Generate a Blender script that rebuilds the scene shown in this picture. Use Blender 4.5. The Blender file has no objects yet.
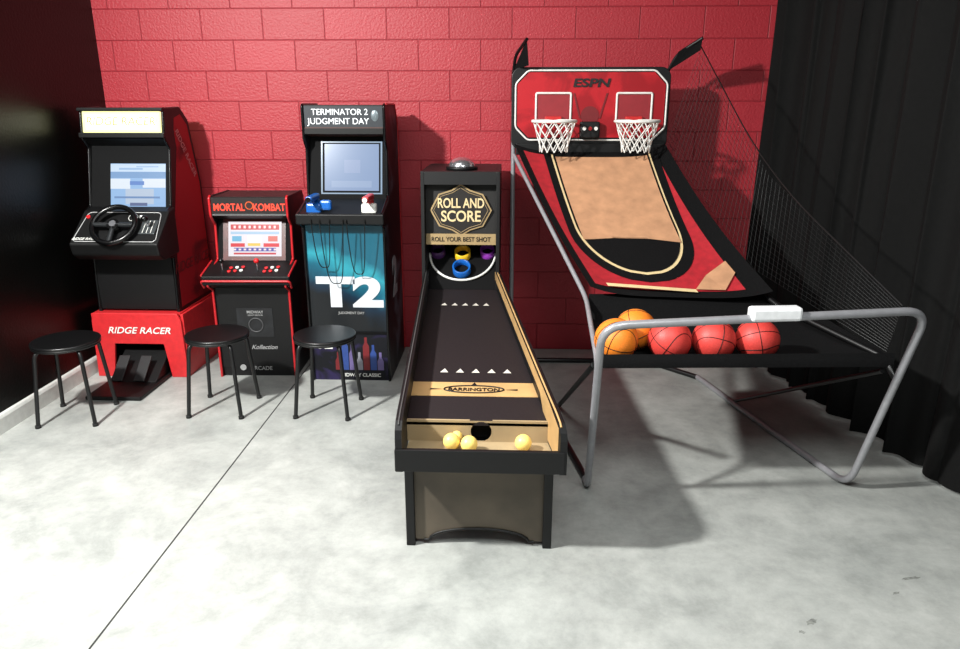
import bpy, bmesh, math, random
from mathutils import Vector, Matrix
random.seed(4)
PI=math.pi
def lin(c): return tuple((x/255/12.92 if x/255<=.04045 else ((x/255+.055)/1.055)**2.4) for x in c)
MATS={}
def mat(name,c,rough=.5,metal=0,emit=0,var=.08,scale=30,bump=0,ec=None,spec=.5):
    if name in MATS: return MATS[name]
    m=bpy.data.materials.new(name); m.use_nodes=True; nt=m.node_tree; b=nt.nodes['Principled BSDF']
    l=lin(c); tc=nt.nodes.new('ShaderNodeTexCoord'); nz=nt.nodes.new('ShaderNodeTexNoise'); nz.inputs['Scale'].default_value=scale; nz.inputs['Detail'].default_value=4
    nt.links.new(tc.outputs['Object'],nz.inputs['Vector'])
    r=nt.nodes.new('ShaderNodeValToRGB'); r.color_ramp.elements[0].position=.3; r.color_ramp.elements[1].position=.7
    r.color_ramp.elements[0].color=tuple(x*(1-var) for x in l)+(1,); r.color_ramp.elements[1].color=tuple(min(1,x*(1+var)) for x in l)+(1,)
    nt.links.new(nz.outputs['Fac'],r.inputs['Fac']); nt.links.new(r.outputs['Color'],b.inputs['Base Color'])
    b.inputs['Roughness'].default_value=rough; b.inputs['Metallic'].default_value=metal; b.inputs['Specular IOR Level'].default_value=spec
    if emit:
        b.inputs['Emission Color'].default_value=lin(ec or c)+(1,); b.inputs['Emission Strength'].default_value=emit
    if bump:
        bp=nt.nodes.new('ShaderNodeBump'); bp.inputs['Strength'].default_value=bump; bp.inputs['Distance'].default_value=.01
        nt.links.new(nz.outputs['Fac'],bp.inputs['Height']); nt.links.new(bp.outputs['Normal'],b.inputs['Normal'])
    MATS[name]=m; return m
def nodes(name):
    m=bpy.data.materials.new(name); m.use_nodes=True; nt=m.node_tree; return m,nt,nt.nodes['Principled BSDF']
col=bpy.context.scene.collection
def link(o,p=None,m=None):
    col.objects.link(o)
    if p is not None: o.parent=p
    if m is not None: o.data.materials.append(m)
    return o
def empty(name,loc=(0,0,0),rz=0):
    e=bpy.data.objects.new(name,None); e.location=loc; e.rotation_euler=(0,0,rz); e.empty_display_size=.1; col.objects.link(e); return e
def mesh(name,vs,fs,m,p=None,smooth=False):
    me=bpy.data.meshes.new(name); me.from_pydata([tuple(v) for v in vs],[],fs); me.update()
    bm=bmesh.new(); bm.from_mesh(me); bmesh.ops.recalc_face_normals(bm,faces=bm.faces); bm.to_mesh(me); bm.free()
    if smooth:
        for f in me.polygons: f.use_smooth=True
    o=bpy.data.objects.new(name,me); return link(o,p,m)
def bev(o,w=.004,s=2):
    b=o.modifiers.new('bevel','BEVEL'); b.width=w; b.segments=s; b.limit_method='ANGLE'; return o
def box(name,lo,hi,m,p=None,b=0):
    x0,y0,z0=lo;x1,y1,z1=hi
    o=mesh(name,[(x0,y0,z0),(x1,y0,z0),(x1,y1,z0),(x0,y1,z0),(x0,y0,z1),(x1,y0,z1),(x1,y1,z1),(x0,y1,z1)],[(0,3,2,1),(4,5,6,7),(0,1,5,4),(1,2,6,5),(2,3,7,6),(3,0,4,7)],m,p)
    if b: bev(o,b)
    return o
def prism(name,prof,x0,x1,m,p=None,b=0):
    n=len(prof); vs=[(x0,y,z) for y,z in prof]+[(x1,y,z) for y,z in prof]
    fs=[tuple(range(n)),tuple(range(2*n-1,n-1,-1))]+[(i,(i+1)%n,n+(i+1)%n,n+i) for i in range(n)]
    o=mesh(name,vs,fs,m,p)
    if b: bev(o,b)
    return o
def slab(name,a,b_,x0,x1,t,m,p=None,bv=0):
    """flat panel spanning profile points a->b (y,z), thickness t to the back side"""
    ay,az=a;by,bz=b_; dy,dz=by-ay,bz-az; L=math.hypot(dy,dz); ny,nz=dz/L*t,-dy/L*t
    return prism(name,[a,b_,(by+ny,bz+nz),(ay+ny,az+nz)],x0,x1,m,p,bv)
def polyxz(name,pts,y0,y1,m,p=None,b=0):
    n=len(pts); vs=[(x,y0,z) for x,z in pts]+[(x,y1,z) for x,z in pts]
    fs=[tuple(range(n)),tuple(range(2*n-1,n-1,-1))]+[(i,(i+1)%n,n+(i+1)%n,n+i) for i in range(n)]
    o=mesh(name,vs,fs,m,p)
    if b: bev(o,b)
    return o
def tube(name,pts,r,m,p=None,fillet=0,cyc=False,res=6):
    pts=[Vector(q) for q in pts]; out=[]
    n=len(pts)
    for i,q in enumerate(pts):
        if fillet and (cyc or 0<i<n-1):
            a=pts[i-1];c=pts[(i+1)%n]; da=(a-q);dc=(c-q); f=min(fillet,da.length*.45,dc.length*.45)
            A=q+da.normalized()*f;B=q+dc.normalized()*f
            for k in range(9):
                t=k/8; out.append(A*(1-t)**2+q*2*t*(1-t)+B*t*t)
        else: out.append(q)
    cu=bpy.data.curves.new(name,'CURVE'); cu.dimensions='3D'; cu.bevel_depth=r; cu.bevel_resolution=res//2+1; cu.use_fill_caps=True
    s=cu.splines.new('POLY'); s.points.add(len(out)-1)
    for k,q in enumerate(out): s.points[k].co=(*q,1)
    s.use_cyclic_u=cyc
    tmp=bpy.data.objects.new('tmp',cu); col.objects.link(tmp); dg=bpy.context.evaluated_depsgraph_get()
    me=bpy.data.meshes.new_from_object(tmp.evaluated_get(dg)); bpy.data.objects.remove(tmp); bpy.data.curves.remove(cu)
    me.materials.clear()
    for f in me.polygons: f.use_smooth=True
    me.name=name; return link(bpy.data.objects.new(name,me),p,m)
def circ(c,r,n=32,u=(1,0,0),v=(0,1,0),a0=0,a1=2*PI,rv=None):
    c=Vector(c);u=Vector(u);v=Vector(v); rv=rv or r
    full=abs(a1-a0-2*PI)<1e-6
    return [c+u*r*math.cos(a0+(a1-a0)*i/(n if full else n-1))+v*rv*math.sin(a0+(a1-a0)*i/(n if full else n-1)) for i in range(n)]
def text(name,s,loc,size,m,p=None,tilt=0,rz=0,ext=.0008,align='CENTER',sx=1,rot=None,bold=.012,shear=0):
    cu=bpy.data.curves.new(name,'FONT'); cu.body=s; cu.size=size; cu.align_x=align; cu.align_y='CENTER'; cu.extrude=ext; cu.offset=size*bold; cu.shear=shear
    tmp=bpy.data.objects.new('tmp',cu); col.objects.link(tmp); dg=bpy.context.evaluated_depsgraph_get()
    me=bpy.data.meshes.new_from_object(tmp.evaluated_get(dg)); bpy.data.objects.remove(tmp)
    me.materials.clear(); o=bpy.data.objects.new(name,me); o.location=loc; o.rotation_euler=rot or (PI/2-tilt,0,rz); o.scale=(sx,1,1)
    return link(o,p,m)
def sphere(name,c,r,m,p=None,sc=(1,1,1),seg=32):
    bm=bmesh.new(); bmesh.ops.create_uvsphere(bm,u_segments=seg,v_segments=seg//2,radius=r)
    me=bpy.data.meshes.new(name); bm.to_mesh(me); bm.free()
    for f in me.polygons: f.use_smooth=True
    o=bpy.data.objects.new(name,me); o.location=c; o.scale=sc; return link(o,p,m)
def cyl(name,c,r,h,m,p=None,rot=(0,0,0),seg=32,r2=None,b=0):
    bm=bmesh.new(); bmesh.ops.create_cone(bm,cap_ends=True,segments=seg,radius1=r,radius2=r if r2 is None else r2,depth=h)
    me=bpy.data.meshes.new(name); bm.to_mesh(me); bm.free()
    for f in me.polygons: f.use_smooth=len(f.vertices)==4
    o=bpy.data.objects.new(name,me); o.location=c; o.rotation_euler=rot; link(o,p,m)
    if b: bev(o,b)
    return o

# ---------------- materials
black=mat('black_laminate',(11,11,12),.5,var=.15,spec=.35)
black_gl=mat('black_gloss',(8,8,9),.25,spec=.4)
black_metal=mat('black_powdercoat',(12,12,13),.4)
black_fab=mat('black_fabric',(11,11,12),.95,var=.3,scale=120,bump=.2,spec=.15)
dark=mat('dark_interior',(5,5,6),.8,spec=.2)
white=mat('white_print',(225,225,220),.5)
cream=mat('cream_print',(215,192,145),.55)
red_p=mat('red_print',(205,30,35),.45)
red_edge=mat('red_tmolding',(180,30,36),.35)
grey_tube=mat('grey_tube',(150,150,154),.35,.3)
chrome=mat('chrome',(200,200,205),.2,.9)
tan=mat('tan_fabric',(184,137,102),.8,var=.16,scale=14)
red_fab=mat('red_fabric',(165,24,36),.75,var=.18)
blue_pl=mat('blue_plastic',(20,90,170),.3)
yellow_pl=mat('yellow_plastic',(240,190,40),.35)
purple_pl=mat('purple_plastic',(150,60,180),.35)
orange_b=mat('orange_rubber',(236,130,38),.5,var=.12,scale=200,bump=.1)
red_b=mat('red_rubber',(200,60,54),.5,var=.12,scale=200,bump=.1)

# ---------------- room
D=4.97; LX=-2.735; HC=3.1
m,nt,b=nodes('painted_block'); tc=nt.nodes.new('ShaderNodeTexCoord'); sep=nt.nodes.new('ShaderNodeSeparateXYZ'); cb=nt.nodes.new('ShaderNodeCombineXYZ')
L=nt.links.new
L(tc.outputs['Object'],sep.inputs[0]); L(sep.outputs['X'],cb.inputs['X']); L(sep.outputs['Z'],cb.inputs['Y'])
br=nt.nodes.new('ShaderNodeTexBrick'); br.inputs['Scale'].default_value=1; br.inputs['Brick Width'].default_value=.405; br.inputs['Row Height'].default_value=.191
br.inputs['Mortar Size'].default_value=.0045; br.inputs['Mortar Smooth'].default_value=.8; br.offset=.5
br.inputs['Color1'].default_value=lin((168,38,50))+(1,); br.inputs['Color2'].default_value=lin((161,35,46))+(1,); br.inputs['Mortar'].default_value=lin((142,29,40))+(1,)
L(cb.outputs[0],br.inputs['Vector'])
nz=nt.nodes.new('ShaderNodeTexNoise'); nz.inputs['Scale'].default_value=70; nz.inputs['Detail'].default_value=6; L(tc.outputs['Object'],nz.inputs['Vector'])
mx=nt.nodes.new('ShaderNodeMath'); mx.operation='MULTIPLY_ADD'; L(br.outputs['Fac'],mx.inputs[0]); mx.inputs[1].default_value=-1.5; L(nz.outputs['Fac'],mx.inputs[2])
bp=nt.nodes.new('ShaderNodeBump'); bp.inputs['Strength'].default_value=.6; bp.inputs['Distance'].default_value=.006; L(mx.outputs[0],bp.inputs['Height']); L(bp.outputs[0],b.inputs['Normal'])
L(br.outputs['Color'],b.inputs['Base Color']); b.inputs['Roughness'].default_value=.5
wall_back=box('wall_back',(LX-.1,D,0),(3.2,D+.15,HC),m)
wl=box('wall_left',(LX-.12,-1,0),(LX,D,HC),mat('black_wall_paint',(5,7,6),.34,var=.1,scale=60,bump=.12,spec=.26))
bbm=mat('baseboard_paint',(205,207,203),.5)
vs=[(LX,0),(LX+.016,0),(LX+.016,.085),(LX+.010,.10),(LX,.108)]
n=len(vs); mesh('baseboard_left',[(x,-1,z) for x,z in vs]+[(x,D,z) for x,z in vs],[tuple(range(n)),tuple(range(2*n-1,n-1,-1))]+[(i,(i+1)%n,n+(i+1)%n,n+i) for i in range(n)],bbm)
# floor
m,nt,b=nodes('concrete'); L=nt.links.new
tc=nt.nodes.new('ShaderNodeTexCoord')
n1=nt.nodes.new('ShaderNodeTexNoise'); n1.inputs['Scale'].default_value=2.2; n1.inputs['Detail'].default_value=12; n1.inputs['Roughness'].default_value=.72; n1.inputs['Distortion'].default_value=.35
n2=nt.nodes.new('ShaderNodeTexNoise'); n2.inputs['Scale'].default_value=9; n2.inputs['Detail'].default_value=12; n2.inputs['Roughness'].default_value=.75
n3=nt.nodes.new('ShaderNodeTexNoise'); n3.inputs['Scale'].default_value=160; n3.inputs['Detail'].default_value=2
for q in (n1,n2,n3): L(tc.outputs['Object'],q.inputs['Vector'])
r1=nt.nodes.new('ShaderNodeValToRGB'); e=r1.color_ramp.elements; e[0].position=.34; e[0].color=lin((143,146,143))+(1,); e[1].position=.64; e[1].color=lin((176,178,174))+(1,)
L(n1.outputs['Fac'],r1.inputs['Fac'])
r2=nt.nodes.new('ShaderNodeValToRGB'); e=r2.color_ramp.elements; e[0].position=.32; e[0].color=(.78,.785,.78,1); e[1].position=.58; e[1].color=(1,1,1,1)
L(n2.outputs['Fac'],r2.inputs['Fac'])
mm=nt.nodes.new('ShaderNodeMixRGB'); mm.blend_type='MULTIPLY'; mm.inputs['Fac'].default_value=1; L(r1.outputs[0],mm.inputs[1]); L(r2.outputs[0],mm.inputs[2])
L(mm.outputs[0],b.inputs['Base Color']); b.inputs['Roughness'].default_value=.5
bp=nt.nodes.new('ShaderNodeBump'); bp.inputs['Strength'].default_value=.12; bp.inputs['Distance'].default_value=.003; L(n3.outputs['Fac'],bp.inputs['Height']); L(bp.outputs[0],b.inputs['Normal'])
JX=-1.355
fl=empty('floor')
box('slab_a',(LX-.1,-1,-.1),(JX-.004,D+.1,0),m,fl); box('slab_b',(JX+.004,-1,-.1),(3.2,D+.1,0),m,fl)
box('joint_filler',(JX-.004,-1,-.1),(JX+.004,D+.1,-.003),mat('joint_dark',(45,45,44),.9),fl)
stm=mat('stain',(120,122,118),.7,var=.4,scale=60)
def stain(c,w,h,rz):
    pts=[]
    for i in range(18):
        a=2*PI*i/18; r=random.uniform(.5,1.1); x=w*math.cos(a)*r;y=h*math.sin(a)*r
        pts.append((c[0]+x*math.cos(rz)-y*math.sin(rz),c[1]+x*math.sin(rz)+y*math.cos(rz),.0006))
    mesh('scuff',pts,[tuple(range(18))],stm,fl)
stain((1.52,2.37),.045,.010,.3);stain((1.42,2.28),.02,.006,.5);stain((1.05,2.11),.028,.014,.5);stain((1.0,2.06),.012,.01,0)
box('ceiling',(LX-.1,-1,HC),(3.2,D+.1,HC+.1),mat('ceiling_paint',(110,110,108),.8))
def curtain():
    NU,NV=620,14; vs=[];fs=[]
    y0,y1=4.93,.4
    for j in range(NV+1):
        z=.02+(3.0-.02)*j/NV
        for i in range(NU+1):
            t=i/NU; y=y0+(y1-y0)*t
            x=1.64+(4.93-y)*.20
            ph=y*26+1.9*math.sin(y*3.1)+.25*math.sin(z*1.5+y*4)
            amp=.040+.018*math.sin(y*5.3+1)
            vs.append((x+amp*math.sin(ph)+.012*math.sin(2.3*ph+z),y+.016*math.sin(ph*2+.5),z))
    for j in range(NV):
        for i in range(NU):
            a=j*(NU+1)+i; fs.append((a,a+1,a+NU+2,a+NU+1))
    mesh('curtain',vs,fs,mat('curtain_cloth',(9,9,9),.85,var=.25,scale=50,spec=.2),None,True)
curtain()

def molding(prof,x,m,p,name,r=.009): tube(name,[(x,y,z) for y,z in prof],r,m,p,fillet=.01)
def side_mat(name,base,c2,scale=3,thr=.5,rough=.5):
    m,nt,b=nodes(name); L=nt.links.new; tc=nt.nodes.new('ShaderNodeTexCoord'); nz=nt.nodes.new('ShaderNodeTexNoise'); nz.inputs['Scale'].default_value=scale; nz.inputs['Detail'].default_value=5; nz.inputs['Distortion'].default_value=1
    L(tc.outputs['Object'],nz.inputs['Vector']); r=nt.nodes.new('ShaderNodeValToRGB'); r.color_ramp.elements[0].position=thr-.06; r.color_ramp.elements[1].position=thr+.06
    r.color_ramp.elements[0].color=lin(base)+(1,); r.color_ramp.elements[1].color=lin(c2)+(1,)
    L(nz.outputs['Fac'],r.inputs[0]); L(r.outputs[0],b.inputs['Base Color']); b.inputs['Roughness'].default_value=rough; b.inputs['Specular IOR Level'].default_value=.3; return m
def glow(name,c,s): return mat(name,(10,10,10),.2,emit=s,ec=c)
def onslab(name,a,b_,t0,t1,x0,x1,m,p,lift):
    """thin tile on a sloped panel between profile points a,b; t0..t1 along the slope, lifted to the front"""
    dy,dz=b_[0]-a[0],b_[1]-a[1]; L_=math.hypot(dy,dz); ny,nz=-dz/L_*lift,dy/L_*lift
    A=(a[0]+dy*t0+ny,a[1]+dz*t0+nz);B=(a[0]+dy*t1+ny,a[1]+dz*t1+nz)
    return slab(name,A,B,x0,x1,.001,m,p)

# ---------------- racing cabinet
def racing():
    P=empty('racing_arcade_cabinet',(-2.375,4.30,0),0)
    W=.265
    sd=side_mat('racing_side_art',(150,22,30),(80,12,18),2.2,.60)
    prof=[(.06,.0),(.06,.45),(.08,.78),(-.11,.83),(-.13,.90),(.06,1.06),(.13,1.09),(.21,1.44),(.155,1.50),(.18,1.675),(.40,1.68),(.50,1.60),(.60,1.2),(.62,0)]
    for s,x0 in (('left',-W),('right',W-.018)):
        prism('side_'+s,prof,x0,x0+.018,black,P,.002)
    art=[(.10,.45),(.12,.80),(.08,.95),(.17,1.06),(.29,1.44),(.28,1.55),(.30,1.62),(.39,1.64),(.47,1.575),(.57,1.2),(.60,.45)]
    prism('side_decal',art,W,W+.0015,sd,P)
    text('side_lettering','RIDGE RACER',(W+.003,.41,1.40),.06,mat('pale_lettering',(170,110,112)),P,rot=(PI/2,PI/3.3,PI/2),shear=.3)
    text('side_lettering_low','RIDGE RACER',(W+.003,.34,.70),.09,mat('dark_red_ink',(90,10,14)),P,rot=(PI/2,0,PI/2),shear=.3)
    w=W-.018
    mq=mat('lit_marquee',(120,116,70),.4,emit=1.45,ec=(250,250,178),var=.3)
    slab('marquee_lightbox',(.150,1.535),(.170,1.660),-w+.005,w-.005,.02,mq,P,.004)
    core=glow('marquee_tube_glow',(255,255,225),3.2)
    slab('marquee_glow_strip',(.1515,1.555),(.1615,1.642),-w+.03,w-.03,.004,core,P,.002).location=(0,-.004,0)
    text('marquee_lettering','RIDGE RACER',(0,.1455,1.600),.070,mat('marquee_ink',(60,60,30),.5,emit=.75,ec=(226,214,130)),P,tilt=-.11,sx=1.0,shear=.3,bold=0)
    box('marquee_lip',(-W,.135,1.505),(W,.16,1.535),black,P,.004)
    box('marquee_top_lip',(-W,.150,1.660),(W,.19,1.682),black,P,.006)
    box('top_panel',(-w,.17,1.665),(w,.45,1.678),black,P)
    slab('marquee_soffit',(.15,1.50),(.27,1.43),-w,w,-.012,black,P)
    a=(.13,1.08);b_=(.235,1.46)
    slab('monitor_bezel',a,b_,-w,w,.02,dark,P)
    onslab('monitor_screen',a,b_,.02,.70,-.125,.225,glow('race_sky',(150,185,225),1.1),P,.002)
    for i,(t0,t1,x0,x1,c) in enumerate(((.57,.69,-.125,.225,(205,225,245)),(.47,.57,-.125,.225,(130,165,208)),(.06,.30,-.03,.15,(185,200,220)),(.30,.46,-.125,.0,(225,235,245)),(.32,.46,.08,.225,(226,234,244)),(.60,.63,-.07,.08,(160,192,228)),(.64,.66,.04,.18,(165,195,230)),(.15,.18,-.10,.19,(115,145,190)),(.03,.08,0,.11,(100,112,150)))):
        onslab('screen_patch_%d'%i,a,b_,t0,t1,x0,x1,glow('race_patch_%d'%i,c,1.05),P,.003+.0004*i)
    onslab('screen_logo',a,b_,.36,.42,0,.09,glow('race_logo',(110,145,210),1),P,.0075)
    prism('control_deck',[(-.13,.83),(-.15,.90),(.06,1.07),(.14,1.09),(.14,.80),(-.07,.79)],-.262,.278,black,P,.01)
    th=math.atan2(.17,.21)
    def dk(x,s,h=0):
        y=-.15+.21*s; z=.90+.17*s; return Vector((x,y-math.sin(th)*h,z+math.cos(th)*h))
    wl_=mat('white_trim_line',(190,190,190),.4)
    tube('deck_outline',[dk(-.248,.08,.002),dk(.262,.08,.002),dk(.235,.95,.002),dk(-.22,.95,.002)],.0020,wl_,P,.03,True)
    rot=(th,0,0)
    text('deck_lettering','RIDGE RACER',dk(-.172,.15,.003),.026,white,P,rot=rot,shear=.3)
    box('shifter_plate',(-.05,-.055,-.003),(.05,.055,.004),mat('plate_grey',(70,74,76),.35,.4),P,.003).matrix_local=Matrix.Translation(dk(.19,.5,.004))@Matrix.Rotation(th,4,'X')
    for k in range(3): tube('shift_gate_%d'%k,[dk(.165+.025*k,.32,.0085),dk(.165+.025*k,.68,.0085)],.002,white,P,res=2)
    tube('shifter_rod',[dk(.19,.5,.0),dk(.195,.5,.07)],.007,chrome,P)
    sphere('shifter_knob',dk(.195,.5,.08),.020,black_gl,P)
    tube('dial',circ(dk(.07,.80,.003),.028,24,(1,0,0),(0,math.cos(th),math.sin(th))),.002,white,P,cyc=True,res=2)
    c=dk(.0,.42,.050); a=math.radians(48)
    u=Vector((1,0,0)); v=Vector((0,math.cos(a),math.sin(a))); nrm=u.cross(v)
    tube('steering_rim',circ(c,.128,48,u,v),.016,black_gl,P,cyc=True)
    for k,ang in enumerate((0,PI,-PI/2)):
        d=u*math.cos(ang)+v*math.sin(ang); tube('steering_spoke_%d'%(k+1),[c,c+d*.122],.014,mat('spoke_grey',(44,46,48),.3,.3),P)
    q=nrm.to_track_quat('Z','Y')
    cyl('steering_hub',c,.036,.026,black_gl,P).rotation_euler=q.to_euler()
    cyl('steering_hub_cap',c+nrm*.015,.020,.006,mat('hub_silver',(130,130,135),.3,.6),P).rotation_euler=q.to_euler()
    tube('steering_column',[c,dk(-.0,.42,-.02)],.022,black,P)
    for i,x in enumerate((-.21,.12)): cyl('deck_button_%d'%(i+1),dk(x,.8,.004),.012,.012,white if i else red_p,P,rot=rot,seg=20)
    box('front_panel',(-w,.07,.44),(w,.09,.86),black,P)
    rb=mat('red_base',(196,40,44),.4,var=.1)
    o=.30
    polyxz('base_front',[(-o,0),(-.19,0),(-.16,.225),(.16,.225),(.19,0),(o,0),(o-.01,.38),(o-.03,.43),(-o+.03,.43),(-o+.01,.38)],0,.02,rb,P,.004)
    for s,x0 in (('left',-o),('right',o-.018)): prism('base_side_'+s,[(.021,0),(.021,.42),(.62,.42),(.62,0)],x0,x0+.018,rb,P,.003)
    text('base_lettering','RIDGE RACER',(.01,-.003,.315),.060,white,P,sx=1.1,shear=.35)
    box('base_inner_back',(-.28,.20,0),(.28,.22,.41),dark,P)
    box('base_top',(-.28,.03,.41),(.28,.60,.425),rb,P)
    box('pedal_platform',(-.16,-.40,0),(.18,.10,.025),black,P,.006)
    prism('pedal_wedge',[(-.16,.026),(.08,.17),(.08,.026)],-.14,.16,black,P,.005)
    for i,x in enumerate((-.07,.07)):
        slab('pedal_%d'%(i+1),(-.20,.05),(-.06,.17),x-.035,x+.035,.012,mat('pedal_rubber',(20,20,22),.6),P,.004)
    molding(prof[1:12],W-.009,black_gl,P,'edge_right',.008); molding(prof[1:12],-W+.009,black_gl,P,'edge_left',.008)
racing()

def joystick(P,c,tilt,ballm):
    c=Vector(c); tube('joystick_shaft',[c,c+Vector((0,-.01,.05))],.005,chrome,P,res=4); sphere('joystick_ball',c+Vector((0,-.011,.058)),.017,ballm,P,seg=20)

# ---------------- fighting cabinet (short)
def fight():
    P=empty('fighting_arcade_cabinet',(-1.625,4.335,0),math.radians(2))
    W=.25; w=W-.018
    prof=[(0,0),(0,.585),(-.07,.62),(-.075,.68),(.09,.73),(.145,.75),(.16,.97),(.10,1.03),(.10,1.145),(.12,1.155),(.46,1.155),(.50,1.11),(.50,0)]
    sd=side_mat('fight_side_art',(14,14,17),(60,14,16),3,.60)
    for s,x0 in (('left',-W),('right',W-.018)):
        prism('side_'+s,prof,x0,x0+.018,sd,P,.002)
        molding(prof[:10],x0+.009,red_edge,P,'edge_'+s,.008)
    mqm=mat('fight_marquee_base',(18,10,10),.5,emit=.05,ec=(70,16,12))
    box('marquee',(-w,.104,1.035),(w,.12,1.145),mqm,P)
    ink=mat('marquee_red',(220,60,44),.4,emit=.6,ec=(235,80,55))
    text('marquee_lettering','MORTAL',(-.122,.101,1.085),.062,ink,P,sx=.80,bold=.02); text('marquee_lettering_b','KOMBAT',(.128,.101,1.085),.062,ink,P,sx=.80,bold=.02)
    cyl('marquee_emblem',(.005,.103,1.098),.026,.002,mat('emblem_gold',(170,70,30),.4,emit=.4),P,rot=(PI/2,0,0))
    cyl('marquee_emblem_core',(.005,.101,1.098),.019,.002,mat('emblem_core',(40,14,12)),P,rot=(PI/2,0,0))
    slab('marquee_soffit',(.10,1.035),(.19,1.0),-w,w,-.012,black,P)
    a=(.12,.735);b_=(.20,1.01)
    slab('monitor_bezel',a,b_,-w,w,.02,dark,P)
    onslab('monitor_frame',a,b_,.04,.96,-.20,.20,mat('bezel_art',(70,18,16),.4,var=.5,scale=18),P,.001)
    onslab('monitor_screen',a,b_,.13,.90,-.165,.175,glow('fight_bg',(232,226,232),1.1),P,.004)
    k=0
    for (t0,t1,x0,x1,c) in ((.72,.84,-.15,.16,(205,50,60)),(.62,.68,-.15,.16,(170,200,225)),(.34,.42,-.15,-.06,(220,60,70)),(.34,.42,.06,.16,(225,60,70)),(.24,.32,-.13,.14,(90,90,170)),(.17,.21,-.13,.14,(205,70,80)),(.44,.60,-.04,.05,(250,250,255)),(.46,.58,-.14,-.08,(110,180,215)),(.46,.58,.09,.15,(225,120,110)),(.36,.42,-.04,.04,(240,200,90))):
        onslab('screen_row_%d'%k,a,b_,t0,t1,x0,x1,glow('fight_row_%d'%k,c,1.1),P,.0055+.0003*k); k+=1
    for i in range(9):
        x=-.13+i*.032; onslab('screen_glyph_%d'%i,a,b_,.75,.81,x,x+.014,glow('glyph',(245,225,225),1.1),P,.0095)
        onslab('screen_glyph_b_%d'%i,a,b_,.26,.30,x,x+.016,glow('glyph',(245,225,225),1.1),P,.0095)
    prism('control_deck',[(-.085,.635),(-.09,.69),(.12,.745),(.12,.60),(-.02,.60)],-.272,.272,black,P,.006)
    tube('deck_edge',[(-.272,-.05,.61),(-.275,-.092,.66),(.275,-.092,.66),(.272,-.05,.61)],.007,red_edge,P,.02)
    tube('deck_back_edge',[(-.270,-.088,.694),(-.270,.11,.746)],.006,red_edge,P); tube('deck_back_edge_r',[(.270,-.088,.694),(.270,.11,.746)],.006,red_edge,P)
    def dz(y): return .69+(y+.09)*.262
    for sx in (-1,1):
        joystick(P,(-.165 if sx<0 else .055,0,dz(0)),0,black_gl if sx<0 else red_p)
        for i in range(3):
            for j in range(2):
                x=(-.115 if sx<0 else .105)+i*.036; y=-.03+j*.045+(.006*i)
                cyl('button',(x,y,dz(y)+.003),.011,.010,(red_p,red_p,white)[(i+j)%3],P,rot=(.255,0,0),seg=16)
    box('front_panel',(-w,.012,.06),(w,.03,.60),black,P); box('kick_panel',(-w,.02,0),(w,.035,.06),black,P)
    gry=mat('grey_print',(150,150,150),.5)
    polyxz('dragon_panel',[(-.11,.27),(.12,.27),(.12,.46),(-.11,.46)],.009,.0125,mat('poster_dark',(20,21,24),.5,var=.5,scale=25),P)
    text('front_title','MIDWAY',(0.01,.006,.435),.026,gry,P); text('front_sub','LEGACY EDITION',(0.01,.006,.415),.012,gry,P)
    tube('dragon_ring',circ((.01,.006,.35),.045,32,(1,0,0),(0,0,1)),.004,mat('ring_dark',(70,70,72)),P,cyc=True,res=2)
    text('front_script','Kollection',(.05,.006,.20),.040,gry,P,shear=.4); text('maker_mark','ARCADE',(.02,.006,.055),.036,gry,P)
    cyl('front_ring',(-.10,.010,.06),.020,.003,gry,P,rot=(PI/2,0,0))
    box('top',(-w,.11,1.138),(w,.47,1.15),black,P); box('back',(-w,.48,0),(w,.495,1.11),black,P)
fight()

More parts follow.
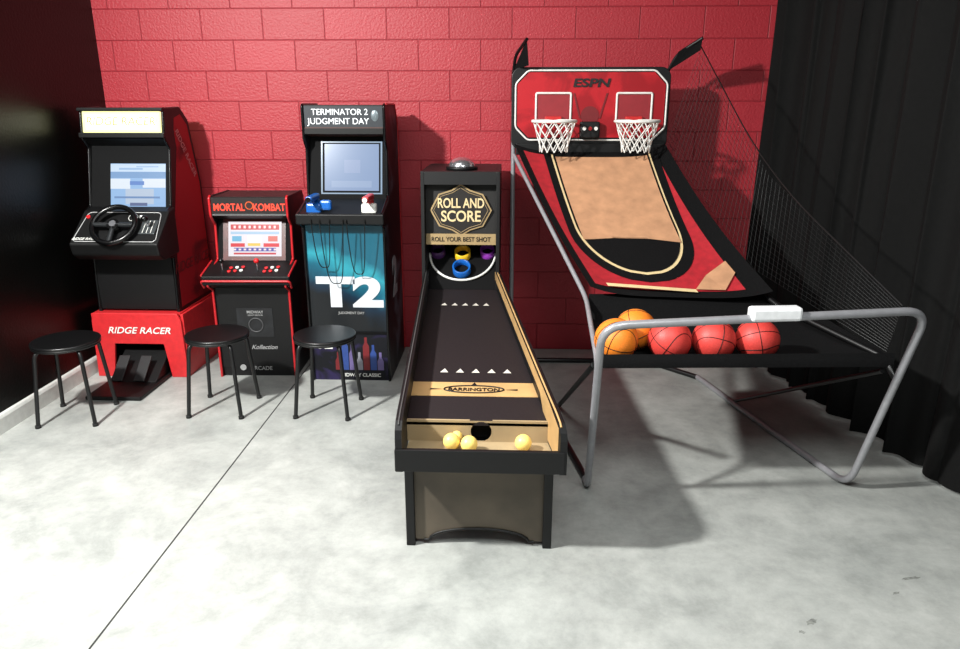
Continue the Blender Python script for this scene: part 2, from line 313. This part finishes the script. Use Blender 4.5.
# ---------------- gun shooter cabinet (tall)
def gry_(): return mat('grey_print',(150,150,150),.5)
def shooter():
    P=empty('shooting_arcade_cabinet',(-1.005,4.29,0),0)
    W=.255; w=W-.018
    prof=[(0,0),(0,.99),(-.07,1.02),(-.075,1.08),(.10,1.13),(.17,1.16),(.20,1.44),(.15,1.50),(.15,1.69),(.17,1.70),(.50,1.70),(.60,1.58),(.61,0)]
    sd=side_mat('shooter_side_art',(14,15,20),(74,82,92),2.6,.60)
    for s,x0 in (('left',-W),('right',W-.018)):
        prism('side_'+s,prof,x0,x0+.018,sd,P,.002)
        molding(prof[:11],x0+.009,black_gl,P,'edge_'+s,.008)
    tube('rear_edge',[(W,.17,1.702),(W,.50,1.702),(W,.60,1.58),(W,.612,.02)],.006,red_edge,P,.02)
    box('marquee',(-w,.155,1.565),(w,.17,1.69),mat('shooter_marquee',(22,26,32),.5,emit=.04,ec=(120,150,170)),P)
    lt=mat('marquee_white',(235,238,240),.4,emit=.6)
    text('marquee_line_1','TERMINATOR 2',(-.02,.151,1.655),.050,lt,P,sx=.98,bold=.0); text('marquee_line_2','JUDGMENT DAY',(-.03,.151,1.602),.050,lt,P,bold=.0)
    sphere('marquee_skull',(.19,.158,1.635),.032,mat('skull_metal',(120,130,135),.3,.5),P,sc=(.8,.25,1.1),seg=20)
    slab('marquee_soffit',(.15,1.56),(.27,1.50),-w,w,-.012,mat('soffit_brown',(50,22,14),.6),P)
    box('marquee_trim',(-w,.145,1.53),(w,.168,1.562),black,P)
    a=(.16,1.13);b_=(.25,1.52)
    slab('monitor_bezel',a,b_,-w,w,.02,dark,P)
    fr=glow('bezel_light',(160,185,210),.9)
    onslab('monitor_frame',a,b_,.10,.90,-.165,.215,fr,P,.003)
    onslab('monitor_inner_border',a,b_,.12,.88,-.155,.205,dark,P,.0045)
    onslab('monitor_screen',a,b_,.15,.86,-.142,.195,glow('shooter_bg',(138,160,196),1.05),P,.006)
    onslab('screen_band',a,b_,.20,.30,-.10,.15,glow('shooter_band',(152,172,204),1.05),P,.0075)
    onslab('screen_center',a,b_,.42,.62,-.02,.08,glow('shooter_center',(150,168,202),1.05),P,.0075)
    prism('control_deck',[(-.085,1.02),(-.09,1.08),(.15,1.145),(.15,1.0),(0,1.0)],-.262,.262,black,P,.006)
    gr=mat('gun_red',(190,45,50),.35)
    for k,(x,mt) in enumerate(((-.16,blue_pl),(.17,gr))):
        box('holster_%d'%(k+1),(x-.045,-.06,1.07),(x+.045,-.01,1.14),mt if k==0 else white,P,.012)
        z=1.155
        box('gun_barrel_%d'%(k+1),(x-.020,-.15,z),(x+.020,.04,z+.036),mt,P,.010)
        prism('gun_grip_%d'%(k+1),[(0,z),(.045,z),(.065,z-.09),(.02,z-.09)],x-.016,x+.016,mt,P,.005)
        tube('gun_guard_%d'%(k+1),[(x,-.03,z),(x,-.03,z-.05),(x,.02,z-.05)],.005,mt,P,.01)
        cyl('gun_muzzle_%d'%(k+1),(x,-.155,z+.018),.014,.02,black_gl if k==0 else white,P,rot=(PI/2,0,0),seg=16)
    box('gun_stock',(-.12,-.07,1.10),(-.05,-.03,1.16),blue_pl,P,.014)
    m,nt,b=nodes('teal_front_art'); L=nt.links.new; tc=nt.nodes.new('ShaderNodeTexCoord'); sp=nt.nodes.new('ShaderNodeSeparateXYZ'); L(tc.outputs['Object'],sp.inputs[0])
    nz=nt.nodes.new('ShaderNodeTexNoise'); nz.inputs['Scale'].default_value=5; nz.inputs['Detail'].default_value=6; L(tc.outputs['Object'],nz.inputs['Vector'])
    mz=nt.nodes.new('ShaderNodeMapRange'); mz.inputs[1].default_value=.42; mz.inputs[2].default_value=.95; L(sp.outputs['Z'],mz.inputs[0])
    xg=nt.nodes.new('ShaderNodeMath'); xg.operation='MULTIPLY_ADD'; L(sp.outputs['X'],xg.inputs[0]); xg.inputs[1].default_value=.8; L(mz.outputs[0],xg.inputs[2])
    ad=nt.nodes.new('ShaderNodeMath'); ad.operation='MULTIPLY_ADD'; L(nz.outputs['Fac'],ad.inputs[0]); ad.inputs[1].default_value=.45; L(xg.outputs[0],ad.inputs[2])
    r=nt.nodes.new('ShaderNodeValToRGB'); el=r.color_ramp.elements; el[0].position=.34; el[0].color=lin((6,10,16))+(1,); el[1].position=1; el[1].color=lin((24,88,108))+(1,)
    for pz,c in ((.5,(6,34,54)),(.68,(12,90,112)),(.85,(44,142,158))): q=el.new(pz); q.color=lin(c)+(1,)
    L(ad.outputs[0],r.inputs[0]); L(r.outputs[0],b.inputs['Base Color']); b.inputs['Roughness'].default_value=.3
    box('front_panel',(-w,.010,.325),(w,.03,1.0),m,P)
    text('front_logo','T2',(.02,.007,.575),.25,mat('logo_chrome',(205,210,216),.3,.1,emit=.1),P,sx=1.45,ext=.001,bold=.05)
    text('front_logo_sub','JUDGMENT DAY',(.02,.007,.45),.022,gry_(),P)
    box('riser_split',(-W+.01,-.002,.318),(W-.01,.01,.326),dark,P)
    m2=side_mat('riser_art',(12,13,20),(40,32,70),6,.56); box('riser_panel',(-w,.010,.0),(w,.03,.318),m2,P)
    text('riser_logo','T2',(-.17,.007,.24),.085,white,P,sx=1.2,bold=.04)
    text('riser_title','MIDWAY CLASSIC',(.06,.007,.035),.032,white,P)
    for i in range(7):
        x=-.10+i*.045; hh=.05*((i*2)%3)
        mt=(mat('fig_dark_red',(110,24,30)),mat('fig_blue',(40,66,130)),mat('fig_lilac',(100,88,135)),mat('fig_grey',(130,130,140)))[i%4]
        polyxz('riser_figure_%d'%i,[(x,.07),(x+.040,.07),(x+.040,.13+hh),(x+.028,.155+hh),(x+.028,.19+hh),(x+.012,.19+hh),(x+.012,.155+hh),(x,.13+hh)],.007+.0002*i,.0095,mt,P)
    for i,(x0,x1,dp) in enumerate(((-.17,-.06,.30),(-.12,.02,.40),(.04,.15,.34))):
        pts=[]
        for k in range(25):
            t=k/24; pts.append((x0+(x1-x0)*t,-.095+.06*math.sin(PI*t),1.05-dp*(1-(2*t-1)**4)))
        tube('gun_cable_%d'%(i+1),pts,.0030,black_metal,P,res=4)
    box('top',(-w,.16,1.685),(w,.50,1.697),black,P); box('back',(-w,.59,0),(w,.605,1.58),black,P)
    text('side_logo','2',(W+.002,.28,.62),.34,mat('logo_grey',(150,155,160),.4),P,rot=(PI/2,0,PI/2),bold=.04)
shooter()

# ---------------- stools
def stool(loc,rz):
    P=empty('bar_stool',(loc[0],loc[1],0),rz)
    cyl('seat_pad',(0,0,.450),.176,.020,mat('stool_vinyl',(12,12,13),.35,spec=.4),P,b=.008,seg=48)
    tube('seat_rim',circ((0,0,.437),.166,40),.009,black_metal,P,cyc=True)
    for k in range(4):
        a=PI/4+k*PI/2; c,s=math.cos(a),math.sin(a)
        tube('leg_%d'%(k+1),[(c*.06,s*.06,.432),(c*.165,s*.165,.428),(c*.212,s*.212,.012)],.011,black_metal,P,.05)
        cyl('foot_%d'%(k+1),(c*.213,s*.213,.008),.015,.016,mat('rubber_foot',(12,12,12),.8),P,seg=20)
stool((-2.445,3.68),math.radians(8)); stool((-1.655,3.83),0); stool((-1.04,3.84),math.radians(-3))

# ---------------- alley roller
def alley():
    P=empty('alley_roller_game',(0,0,0))
    xl=lambda y:-.418-.097*(y-2.45)/1.8
    xr=lambda y:.213-.268*(y-2.45)/1.8
    zl=lambda y:.50+.083*(y-2.75)
    def band(name,y0,y1,z0,z1,m,inset=.02,th=.012):
        vs=[]
        for y,z in ((y0,z0),(y1,z1)):
            for x in (xl(y)+inset,xr(y)-inset):
                vs.append((x,y,z)); 
        vs+= [(v[0],v[1],v[2]-th) for v in vs]
        return mesh(name,vs,[(0,1,3,2),(4,6,7,5),(0,4,5,1),(2,3,7,6),(0,2,6,4),(1,5,7,3)],m,P)
    lane_m=mat('lane_carpet',(28,21,23),.7,var=.25,scale=120,spec=.3)
    band('lane',2.62,4.30,zl(2.62),zl(4.3),lane_m)
    wood=mat('birch_panel',(184,148,98),.5,var=.12,scale=9)
    band('brand_strip',2.845,2.975,zl(2.845)+.002,zl(2.975)+.002,wood,.022,.002)
    sl=math.atan(.083)
    cx=(xl(2.9)+xr(2.9))/2
    tube('logo_oval',circ((cx,2.905,zl(2.905)+.004),.13,48,(1,0,0),(0,1,.083),rv=.034),.003,black,P,cyc=True)
    text('logo_lettering','BARRINGTON',(cx,2.902,zl(2.902)+.004),.040,black,P,rot=(sl,0,0),sx=.88)
    for sg in (-1,1): mesh('logo_flourish',[(cx+sg*.135,2.905,zl(2.905)+.0035),(cx+sg*.19,2.912,zl(2.912)+.0035),(cx+sg*.19,2.898,zl(2.898)+.0035)],[(0,1,2)],black,P)
    def tri(x,y,s,m_=cream):
        mesh('lane_arrow',[(x-s,y-s*1.0,zl(y-s)+.0035),(x+s,y-s*1.0,zl(y-s)+.0035),(x,y+s*1.2,zl(y+s*1.2)+.0035)],[(0,1,2)],m_,P)
    tri(cx,2.958,.012,black)
    whitish=mat('arrow_white',(205,200,190))
    for k in range(5):
        y=3.09; tri(cx+(k-2)*.072,y,.019,whitish); y=3.97; tri(-.250+(k-2)*.060,y,.018,whitish)
    def rail(name,xf,sgn,m):
        ys=[2.40,2.41,2.45,2.52,2.7,3.4,4.3]; top=[.52,.55,.572,.582,.595,.655,.735]
        vs=[];fs=[]
        for y,t in zip(ys,top):
            x=xf(y); bot=.385
            for xx in (x,x+sgn*.026):
                vs+=[(xx,y,bot),(xx,y,t)]
        for i in range(len(ys)-1):
            a=i*4;b_=a+4
            fs+=[(a,a+1,b_+1,b_),(a+2,b_+2,b_+3,a+3),(a+1,a+3,b_+3,b_+1),(a,b_,b_+2,a+2)]
        fs+=[(0,2,3,1),(len(vs)-4,len(vs)-3,len(vs)-1,len(vs)-2)]
        return mesh(name,vs,fs,m,P)
    rail('rail_left',xl,1,black); rail('rail_right',xr,-1,black)
    def trim(name,xf,off,w,m,dz=.002):
        ys=[2.43,2.45,2.52,2.7,3.4,4.28]; top=[.562,.572,.582,.595,.655,.733]
        tube(name,[(xf(y)+off,y,t+dz) for y,t in zip(ys,top)],w,m,P,res=4)
    trim('trim_right',xr,-.018,.004,wood); trim('trim_left',xl,.013,.003,mat('grey_trim',(70,70,70),.4))
    vs=[]
    for y,t in ((2.43,.56),(2.62,.588),(2.8,.602),(3.4,.653),(4.28,.731)): vs+=[(xr(y)-.0275,y,t-.052 if y>2.7 else .42),(xr(y)-.0275,y,t)]
    mesh('inner_veneer',vs,[(2*i,2*i+1,2*i+3,2*i+2) for i in range(4)],wood,P)
    box('tray_front',(-.418,2.395,.388),(.213,2.415,.478),black,P,.003)
    twood=mat('tray_wood',(158,138,106),.5,var=.12,scale=9)
    box('tray_floor',(-.395,2.415,.395),(.188,2.63,.407),twood,P)
    y=2.62; hx,hz,hr=-.105,.452,.042; xa,xb=xl(y)+.022,xr(y)-.022
    N=32; vs=[];outer=[]
    for i in range(N):
        a=2*PI*i/N+PI/4; c,s=math.cos(a),math.sin(a); vs.append((hx+hr*c,y,hz+hr*s))
        k=.046/max(abs(c),abs(s)); outer.append((hx+k*c*1.0,y,hz+k*s))
    vs+=outer; mesh('tray_back_ring',vs,[(i,(i+1)%N,N+(i+1)%N,N+i) for i in range(N)],twood,P)
    box('tray_back_left',(xa,y,.406),(hx-.0455,y+.01,.499),twood,P); box('tray_back_right',(hx+.0455,y,.406),(xb,y+.01,.499),twood,P)
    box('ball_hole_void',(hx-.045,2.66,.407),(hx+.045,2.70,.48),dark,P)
    yb=mat('yellow_ball',(245,214,120),.4)
    for i,(x,yy) in enumerate(((-.218,2.55),(-.148,2.53),(.062,2.55),(-.20,2.595))): sphere('ball_%d'%(i+1),(x,yy,.441),.033 if i<3 else .022,yb,P)
    pm=mat('ply_panel',(82,73,61),.6,var=.22,scale=7)
    for s,x in (('left',-.40),('right',.145)): box('leg_'+s,(x,2.50,0),(x+.035,2.58,.388),black,P,.003)
    pts=[(-.365,.02),(-.33,.02)]+[( -.11+ .20*math.cos(PI-PI*i/12), .02+.055*math.sin(PI*i/12)) for i in range(13)]+[(.11,.02),(.145,.02),(.145,.388),(-.365,.388)]
    polyxz('front_apron',pts,2.52,2.535,pm,P)
    tube('apron_arch_trim',[(x,2.517,z) for x,z in pts[1:-3]],.005,black,P,res=4)
    box('under_body',(-.38,2.60,.345),(.10,4.2,.40),black,P)
    for s,x in (('left',-.48),('right',-.12)): box('rear_leg_'+s,(x,4.30,0),(x+.035,4.38,.5),black,P)
    # head box
    X0,X1=-.528,-.060; Y0=4.22; Y1=4.86
    hp=[(Y0,.60),(Y0+.05,1.325),(Y1,1.325),(Y1,.40),(Y0+.1,.40)]
    for s,x in (('left',X0),('right',X1-.022)): prism('head_side_'+s,hp,x,x+.022,black,P,.003)
    slab('head_top_rail',(Y0+.043,1.25),(Y0+.05,1.325),X0+.022,X1-.022,.02,black,P)
    box('head_top',(X0+.022,Y0+.05,1.31),(X1-.022,Y1,1.325),black,P)
    box('head_back',(X0+.022,Y1-.02,.4),(X1-.022,Y1,1.31),black,P)
    yb_=Y0+.10
    slab('badge_panel',(yb_-.01,.90),(yb_+.02,1.31),X0+.022,X1-.022,.01,mat('badge_back',(16,14,13),.6),P)
    cxh=(X0+X1)/2; yy=yb_-.012
    def hexa(w,h,c): return [(cxh-w,c),(cxh-w*.72,c+h*.62),(cxh-w*.30,c+h*.78),(cxh,c+h),(cxh+w*.30,c+h*.78),(cxh+w*.72,c+h*.62),(cxh+w,c),(cxh+w*.72,c-h*.62),(cxh+w*.3,c-h*.78),(cxh,c-h),(cxh-w*.3,c-h*.78),(cxh-w*.72,c-h*.62)]
    gold=mat('gold_print',(160,136,96),.55)
    BZ=1.095
    polyxz('badge',hexa(.185,.155,BZ),yy-.004,yy,gold,P)
    polyxz('badge_inner',hexa(.174,.144,BZ),yy-.007,yy-.004,mat('badge_inner_dark',(28,24,22),.5),P)
    tube('badge_line',[(x,yy-.008,z) for x,z in hexa(.163,.133,BZ)],.0018,gold,P,cyc=True,res=4)
    text('badge_line_1','ROLL AND',(cxh,yy-.009,BZ+.040),.080,cream,P,sx=.72,bold=.02); text('badge_line_2','SCORE',(cxh,yy-.009,BZ-.038),.090,cream,P,sx=.86,bold=.02)
    box('slogan_strip',(X0+.024,yy-.02,.890),(X1-.024,yy-.008,.955),gold,P); text('slogan','ROLL YOUR BEST SHOT',(cxh,yy-.022,.922),.038,black,P,sx=.88)
    slab('target_board',(Y0+.02,.625),(Y0+.36,.90),X0+.022,X1-.022,.012,dark,P)
    sl=math.atan2(.275,.34); nn=Vector((0,-math.sin(sl),math.cos(sl)))
    def tb(x,s,h=0): return Vector((x,Y0+.02+.34*s,.625+.275*s))+nn*h
    up=Vector((0,math.cos(sl),math.sin(sl)))
    def ring(name,x,s,r,m,h=.05):
        vs=[];N=28
        for hh,rr in ((0,r),(h,r),(h,r-.010),(0.005,r-.010)):
            vs+=[tb(x,s,hh)+Vector((rr*math.cos(2*PI*i/N),0,0))+up*rr*math.sin(2*PI*i/N) for i in range(N)]
        mesh(name,vs,[(k*N+i,k*N+(i+1)%N,(k+1)*N+(i+1)%N,(k+1)*N+i) for k in range(3) for i in range(N)],m,P,True)
    ring('target_ring_bottom',cxh,.32,.056,blue_pl); ring('target_ring_mid',cxh,.60,.050,yellow_pl); ring('target_ring_right',cxh+.155,.64,.046,purple_pl); ring('target_ring_left',cxh-.155,.64,.046,mat('dark_purple',(70,34,84),.35))
    tube('target_arc',[tb(cxh,.62,.012)+Vector((.205*math.cos(a),0,0))+up*.21*math.sin(a) for a in [PI+PI*i/24 for i in range(25)]],.007,white,P)
    for i in range(3): cyl('score_dot_%d'%i,tb(cxh+(i-1)*.09,.93-.03*abs(i-1),.002),.018,.004,(white,cream,white)[i],P,rot=(sl,0,0))
    cyl('beacon_base',(cxh,Y0+.20,1.335),.095,.02,black,P)
    sphere('beacon_dome',(cxh,Y0+.20,1.342),.080,chrome,P,sc=(1,1,.7))
alley()

# ---------------- basketball game
def hoops():
    P=empty('basketball_arcade_game',(0,0,0))
    tube('front_frame',[(.37,3.10,.016),(.37,2.97,.016),(.355,2.63,.895),(1.63,2.76,.935),(1.575,3.03,.017),(1.45,3.5,.017),(1.22,4.4,.017)],.0165,grey_tube,P,.10)
    tube('floor_rail_left',[(.37,3.05,.016),(.20,4.0,.016),(.03,4.66,.016)],.0165,black_metal,P,.05)
    tube('post_left',[(.015,4.68,.0),(.015,4.68,1.9)],.014,grey_tube,P); tube('post_right',[(.94,4.70,.0),(.94,4.70,1.9)],.014,black_metal,P)
    tube('floor_rail_rear',[(.015,4.68,.016),(.94,4.70,.016)],.0165,black_metal,P); tube('floor_rail_link',[(1.22,4.4,.016),(.94,4.70,.016)],.0165,black_metal,P)
    tube('ramp_tube_left',[(.02,4.56,1.40),(.385,3.5,.775),(.375,2.86,.66),(.368,2.80,.45)],.012,grey_tube,P,.08)
    tube('ramp_tube_right',[(.93,4.56,1.40),(1.30,3.5,.76),(1.60,2.96,.67),(1.625,2.90,.60)],.014,black_metal,P,.08)
    tube('brace_left',[(.37,2.95,.62),(.30,3.9,.02)],.013,black_metal,P); tube('brace_right',[(1.585,2.93,.62),(1.33,4.0,.02)],.011,black_metal,P)
    X0,X1,Z0,Z1=.0,.955,1.43,1.915; cx=(X0+X1)/2
    def rr(x0,x1,z0,z1,r,n=6):
        pts=[]
        for (c,d,a) in ((x1-r,z1-r,0),(x0+r,z1-r,PI/2),(x0+r,z0+r,PI),(x1-r,z0+r,1.5*PI)):
            for k in range(n+1): t=a+PI/2*k/n; pts.append((c+r*math.cos(t),d+r*math.sin(t)))
        return pts
    def cut(x0,x1,z0,z1,c): return [(x1-c,z1),(x0+c,z1),(x0,z1-c),(x0,z0+c),(x0+c,z0),(x1-c,z0),(x1,z0+c),(x1,z1-c)]
    polyxz('backboard_frame',rr(X0,X1,Z0,Z1,.06),4.60,4.64,black,P,.004)
    redbd=side_mat('backboard_red',(176,26,36),(148,18,28),5,.5)
    polyxz('backboard_panel',cut(X0+.035,X1-.03,Z0+.075,Z1-.03,.07),4.593,4.60,redbd,P)
    tube('backboard_line',[(x,4.59,z) for x,z in cut(X0+.025,X1-.020,Z0+.06,Z1-.020,.075)],.0055,white,P,.02,True,res=4)
    text('brand_lettering','ESPN',(cx-.0,4.588,1.822),.066,mat('logo_black',(20,8,10)),P,sx=1.5,ext=.001,bold=.03,shear=.15)
    gd=mat('graphic_dark_red',(110,16,22))
    hx=(.255,.742)
    for i,x in enumerate(hx):
        tube('target_square_%d'%(i+1),[(x-.105,4.588,1.60),(x-.105,4.588,1.765),(x+.105,4.588,1.765),(x+.105,4.588,1.60)],.0065,white,P,.01,res=4)
        box('target_fill_%d'%(i+1),(x-.095,4.590,1.60),(x+.095,4.593,1.755),mat('fill_pale_red',(140,32,40)),P)
        box('rim_bracket_%d'%(i+1),(x-.05,4.56,1.585),(x+.05,4.595,1.63),mat('bracket_red',(190,30,30)),P,.004)
        c=(x,4.44,1.605); tube('rim_%d'%(i+1),circ(c,.128,40),.009,white,P,cyc=True)
        N=12
        def q(k,l): 
            rr_=[.123,.112,.098,.086,.082][l]; a=2*PI*(k+.5*(l%2))/N; return Vector((x+rr_*math.cos(a),4.44+rr_*math.sin(a),1.60-.043*l))
        for k in range(N):
            tube('net_string',[q(k,0),q(k,1),q(k+1,2),q(k+1,3),q(k+2,4)],.0034,white,P,res=2)
            tube('net_string',[q(k+1,0),q(k,1),q(k,2),q(k-1,3),q(k-1,4)],.0034,white,P,res=2)
    box('sensor_housing',(cx-.06,4.54,1.50),(cx+.06,4.60,1.60),black,P,.01)
    for i in range(3): cyl('sensor_light_%d'%(i+1),(cx-.035+.035*i,4.537,1.56),.011,.006,(white,red_p,white)[i],P,rot=(PI/2,0,0),seg=16)
    polyxz('graphic_left',[(cx-.105,1.765),(cx-.095,1.765),(cx-.055,1.62),(cx-.065,1.62)],4.588,4.592,gd,P); polyxz('graphic_right',[(cx+.095,1.765),(cx+.105,1.765),(cx+.065,1.62),(cx+.055,1.62)],4.588,4.592,gd,P)
    cyl('graphic_ball',(cx,4.592,1.635),.055,.003,gd,P,rot=(PI/2,0,0))
    box('board_lower',(X0+.03,4.58,1.40),(X1-.03,4.63,1.47),black,P,.005)
    tube('horn_left',[(.01,4.68,1.88),(.02,4.60,1.98),(.085,4.45,2.06)],.010,black_metal,P,.05)
    mesh('horn_cloth_left',[(.01,4.66,1.90),(.085,4.45,2.06),(.10,4.52,1.92)],[(0,1,2)],black_fab,P)
    tube('horn_right',[(.945,4.70,1.88),(.99,4.64,1.99),(1.11,4.55,2.07)],.010,black_metal,P,.05)
    mesh('horn_cloth_right',[(.955,4.66,1.90),(.99,4.62,2.0),(1.11,4.55,2.07),(1.09,4.5,2.0)],[(0,1,2,3)],black_fab,P)
    tube('net_cord_right',[(1.10,4.53,2.02),(1.30,3.75,1.36),(1.55,2.80,.94)],.0035,black_metal,P,.5)
    A=Vector((.02,4.55,1.42));B=Vector((.93,4.55,1.42));C=Vector((.40,3.5,.79));Dd=Vector((1.29,3.5,.775))
    # sheer side netting between the upper cord and the ramp edge
    c0,c1,c2=Vector((1.10,4.53,2.02)),Vector((1.30,3.75,1.36)),Vector((1.55,2.80,.94))
    e0,e1,e2=Vector((.95,4.58,1.45)),Vector((1.24,3.62,.90)),Vector((1.60,2.95,.70))
    NT,NS_=56,18; vs=[];fs=[]
    for i in range(NT+1):
        t=i/NT
        def bz(a,b,c): return a*(1-t)**2+(2*b-.5*(a+c))*2*t*(1-t)+c*t*t if False else (a.lerp(b,t*2) if t<.5 else b.lerp(c,t*2-1))
        pa,pb=bz(c0,c1,c2),bz(e0,e1,e2)
        for j in range(NS_+1): vs.append(pa.lerp(pb,j/NS_))
    for i in range(NT):
        for j in range(NS_): a=i*(NS_+1)+j; fs.append((a,a+1,a+NS_+2,a+NS_+1))
    o=mesh('side_net',vs,fs,black_metal,P); wf=o.modifiers.new('wire','WIREFRAME'); wf.thickness=.0016
    up=(B-A).cross(C-A).normalized(); up=up if up.z>0 else -up
    def rp(s,t,h=0):
        p=(A*(1-s)+B*s)*(1-t)+(C*(1-s)+Dd*s)*t; sag=.05*math.sin(PI*t)
        return p+up*(h-sag+.06*(abs(2*s-1)**4))
    def patch(name,f,m,h,NS=24,NT=24):
        vs=[];fs=[]
        for j in range(NT+1):
            for i in range(NS+1):
                s,t=f(i/NS,j/NT); vs.append(rp(s,t,h))
        for j in range(NT):
            for i in range(NS): a=j*(NS+1)+i; fs.append((a,a+1,a+NS+2,a+NS+1))
        return mesh(name,vs,fs,m,P,True)
    patch('ramp_border',lambda a,b:(a,b),black_fab,0)
    patch('ramp_red',lambda a,b:(.05+(.84+.03*(1-b))*a,b*.93+.03),red_fab,.003)
    def lr(t): return (.25-.17*t,.88-.20*t)
    def pad(grow,tend):
        def f(a,b):
            t=.03+(tend-.03)*b
            l,r=lr(t); l-=grow; r+=grow
            k=max(0,(t-(tend-.32))/.32); w=math.sqrt(max(0,1-k*k)) if k>0 else 1
            c=(l+r)/2; hw=(r-l)/2*w
            return (c+(a*2-1)*hw,t)
        return f
    patch('pad_outline',pad(.06,.91),black_fab,.006,24,60); patch('pad_line',pad(.012,.862),cream,.009,24,60); patch('pad_inner',pad(0,.847),black_fab,.012,24,60)
    def tanf(a,b):
        t=.05+.59*b; l,r=lr(t); return (l+.012+(r-l-.024)*a,t-.03*math.sin(PI*a)*(b>.99)) 
    patch('pad_tan',tanf,tan,.015)
    mesh('ramp_stripe',[rp(.62,.955,.012),rp(.74,.86,.012),rp(.90,.78,.012),rp(.90,.86,.012),rp(.78,.96,.012)],[(0,1,2,3,4)],tan,P)
    mesh('ramp_stripe_low',[rp(.12,.945,.012),rp(.12,.965,.012),rp(.62,.975,.012),rp(.62,.955,.012)],[(0,1,2,3)],cream,P)
    rows=[(3.52,.40,1.30,.79),(3.42,.39,1.40,.71),(3.28,.385,1.50,.66),(3.10,.38,1.57,.625),(2.95,.378,1.60,.625),(2.88,.372,1.62,.66),(2.86,.37,1.625,.70),(2.855,.37,1.625,.64)]
    vs=[];fs=[];NS=16
    for (y,x0,x1,z) in rows:
        for i in range(NS+1):
            s=i/NS; vs.append((x0+(x1-x0)*s,y+.07*s,z+ (.07*abs(2*s-1)**6 if z<.69 and y>2.9 else 0)))
    for j in range(len(rows)-1):
        for i in range(NS): a=j*(NS+1)+i; fs.append((a,a+1,a+NS+2,a+NS+1))
    mesh('ball_tray_cloth',vs,fs,black_fab,P,True)
    box('score_box',(-.10,-.028,-.025),(.10,.028,.03),mat('score_box_white',(225,226,228),.35),P,.012).matrix_local=Matrix.Translation((1.02,2.70,.930))@Matrix.Rotation(math.atan2(.13,1.275),4,'Z')
    for i,(c,m_,rz) in enumerate((((.465,2.985,.725),orange_b,.3),((.575,3.15,.722),orange_b,1.1),((.700,3.005,.72),red_b,.5),((.893,3.02,.718),red_b,2.2),((1.085,3.035,.718),red_b,1.3))):
        B_=empty('ball_%d'%(i+1),c); B_.rotation_euler=(rz,.5*rz,rz); B_.parent=P
        sphere('skin',(0,0,0),.094,m_,B_)
        for nm,u,v in (('seam_a',(1,0,0),(0,1,0)),('seam_b',(1,0,0),(0,0,1))): tube(nm,circ((0,0,0),.0935,48,u,v),.0018,black,B_,cyc=True,res=2)
        for sg in (-1,1):
            pts=[]
            for k in range(48):
                a=2*PI*k/48; v=Vector((math.cos(a)*.75,sg*(.62+.22*math.cos(2*a)) ,math.sin(a)*.75)); pts.append(v.normalized()*.0935)
            tube('seam_c',pts,.0018,black,B_,cyc=True,res=2)
hoops()

# ---------------- lights
def area(name,loc,size,power,color=(1,1,1),target=None,sy=None):
    l=bpy.data.lights.new(name,'AREA'); l.energy=power; l.size=size; l.color=color
    if sy: l.shape='RECTANGLE'; l.size_y=sy
    o=bpy.data.objects.new(name,l); o.location=loc
    d=Vector(target or (loc[0],loc[1],0))-Vector(loc); o.rotation_euler=d.to_track_quat('-Z','Y').to_euler(); col.objects.link(o); return o
area('ceiling_lamp_key',(-2.45,1.55,3.0),.18,310,(1,.995,.96),(-.3,2.8,.0))
area('added_fill_front',(.5,.8,3.05),1.2,78,(.97,1,.985),None,1.2)  # wide soft fill added overhead to brighten the floor, not a real fixture
area('ceiling_lamp_rear',(-1.2,3.0,3.05),1.5,25,(1,1,1),None,1.0)
w=bpy.data.worlds.new('world'); bpy.context.scene.world=w; w.use_nodes=True
bg=w.node_tree.nodes['Background']; bg.inputs[0].default_value=(.93,1,.98,1); bg.inputs[1].default_value=.42

cd=bpy.data.cameras.new('camera'); co=bpy.data.objects.new('camera',cd); col.objects.link(co)
co.location=(0,0,1.7); co.rotation_euler=(PI/2-math.radians(17),0,math.radians(2.39)); cd.sensor_width=36; cd.lens=27
bpy.context.scene.camera=co
sc=bpy.context.scene
sc.view_settings.view_transform='Standard'; sc.view_settings.look='None'; sc.view_settings.exposure=0
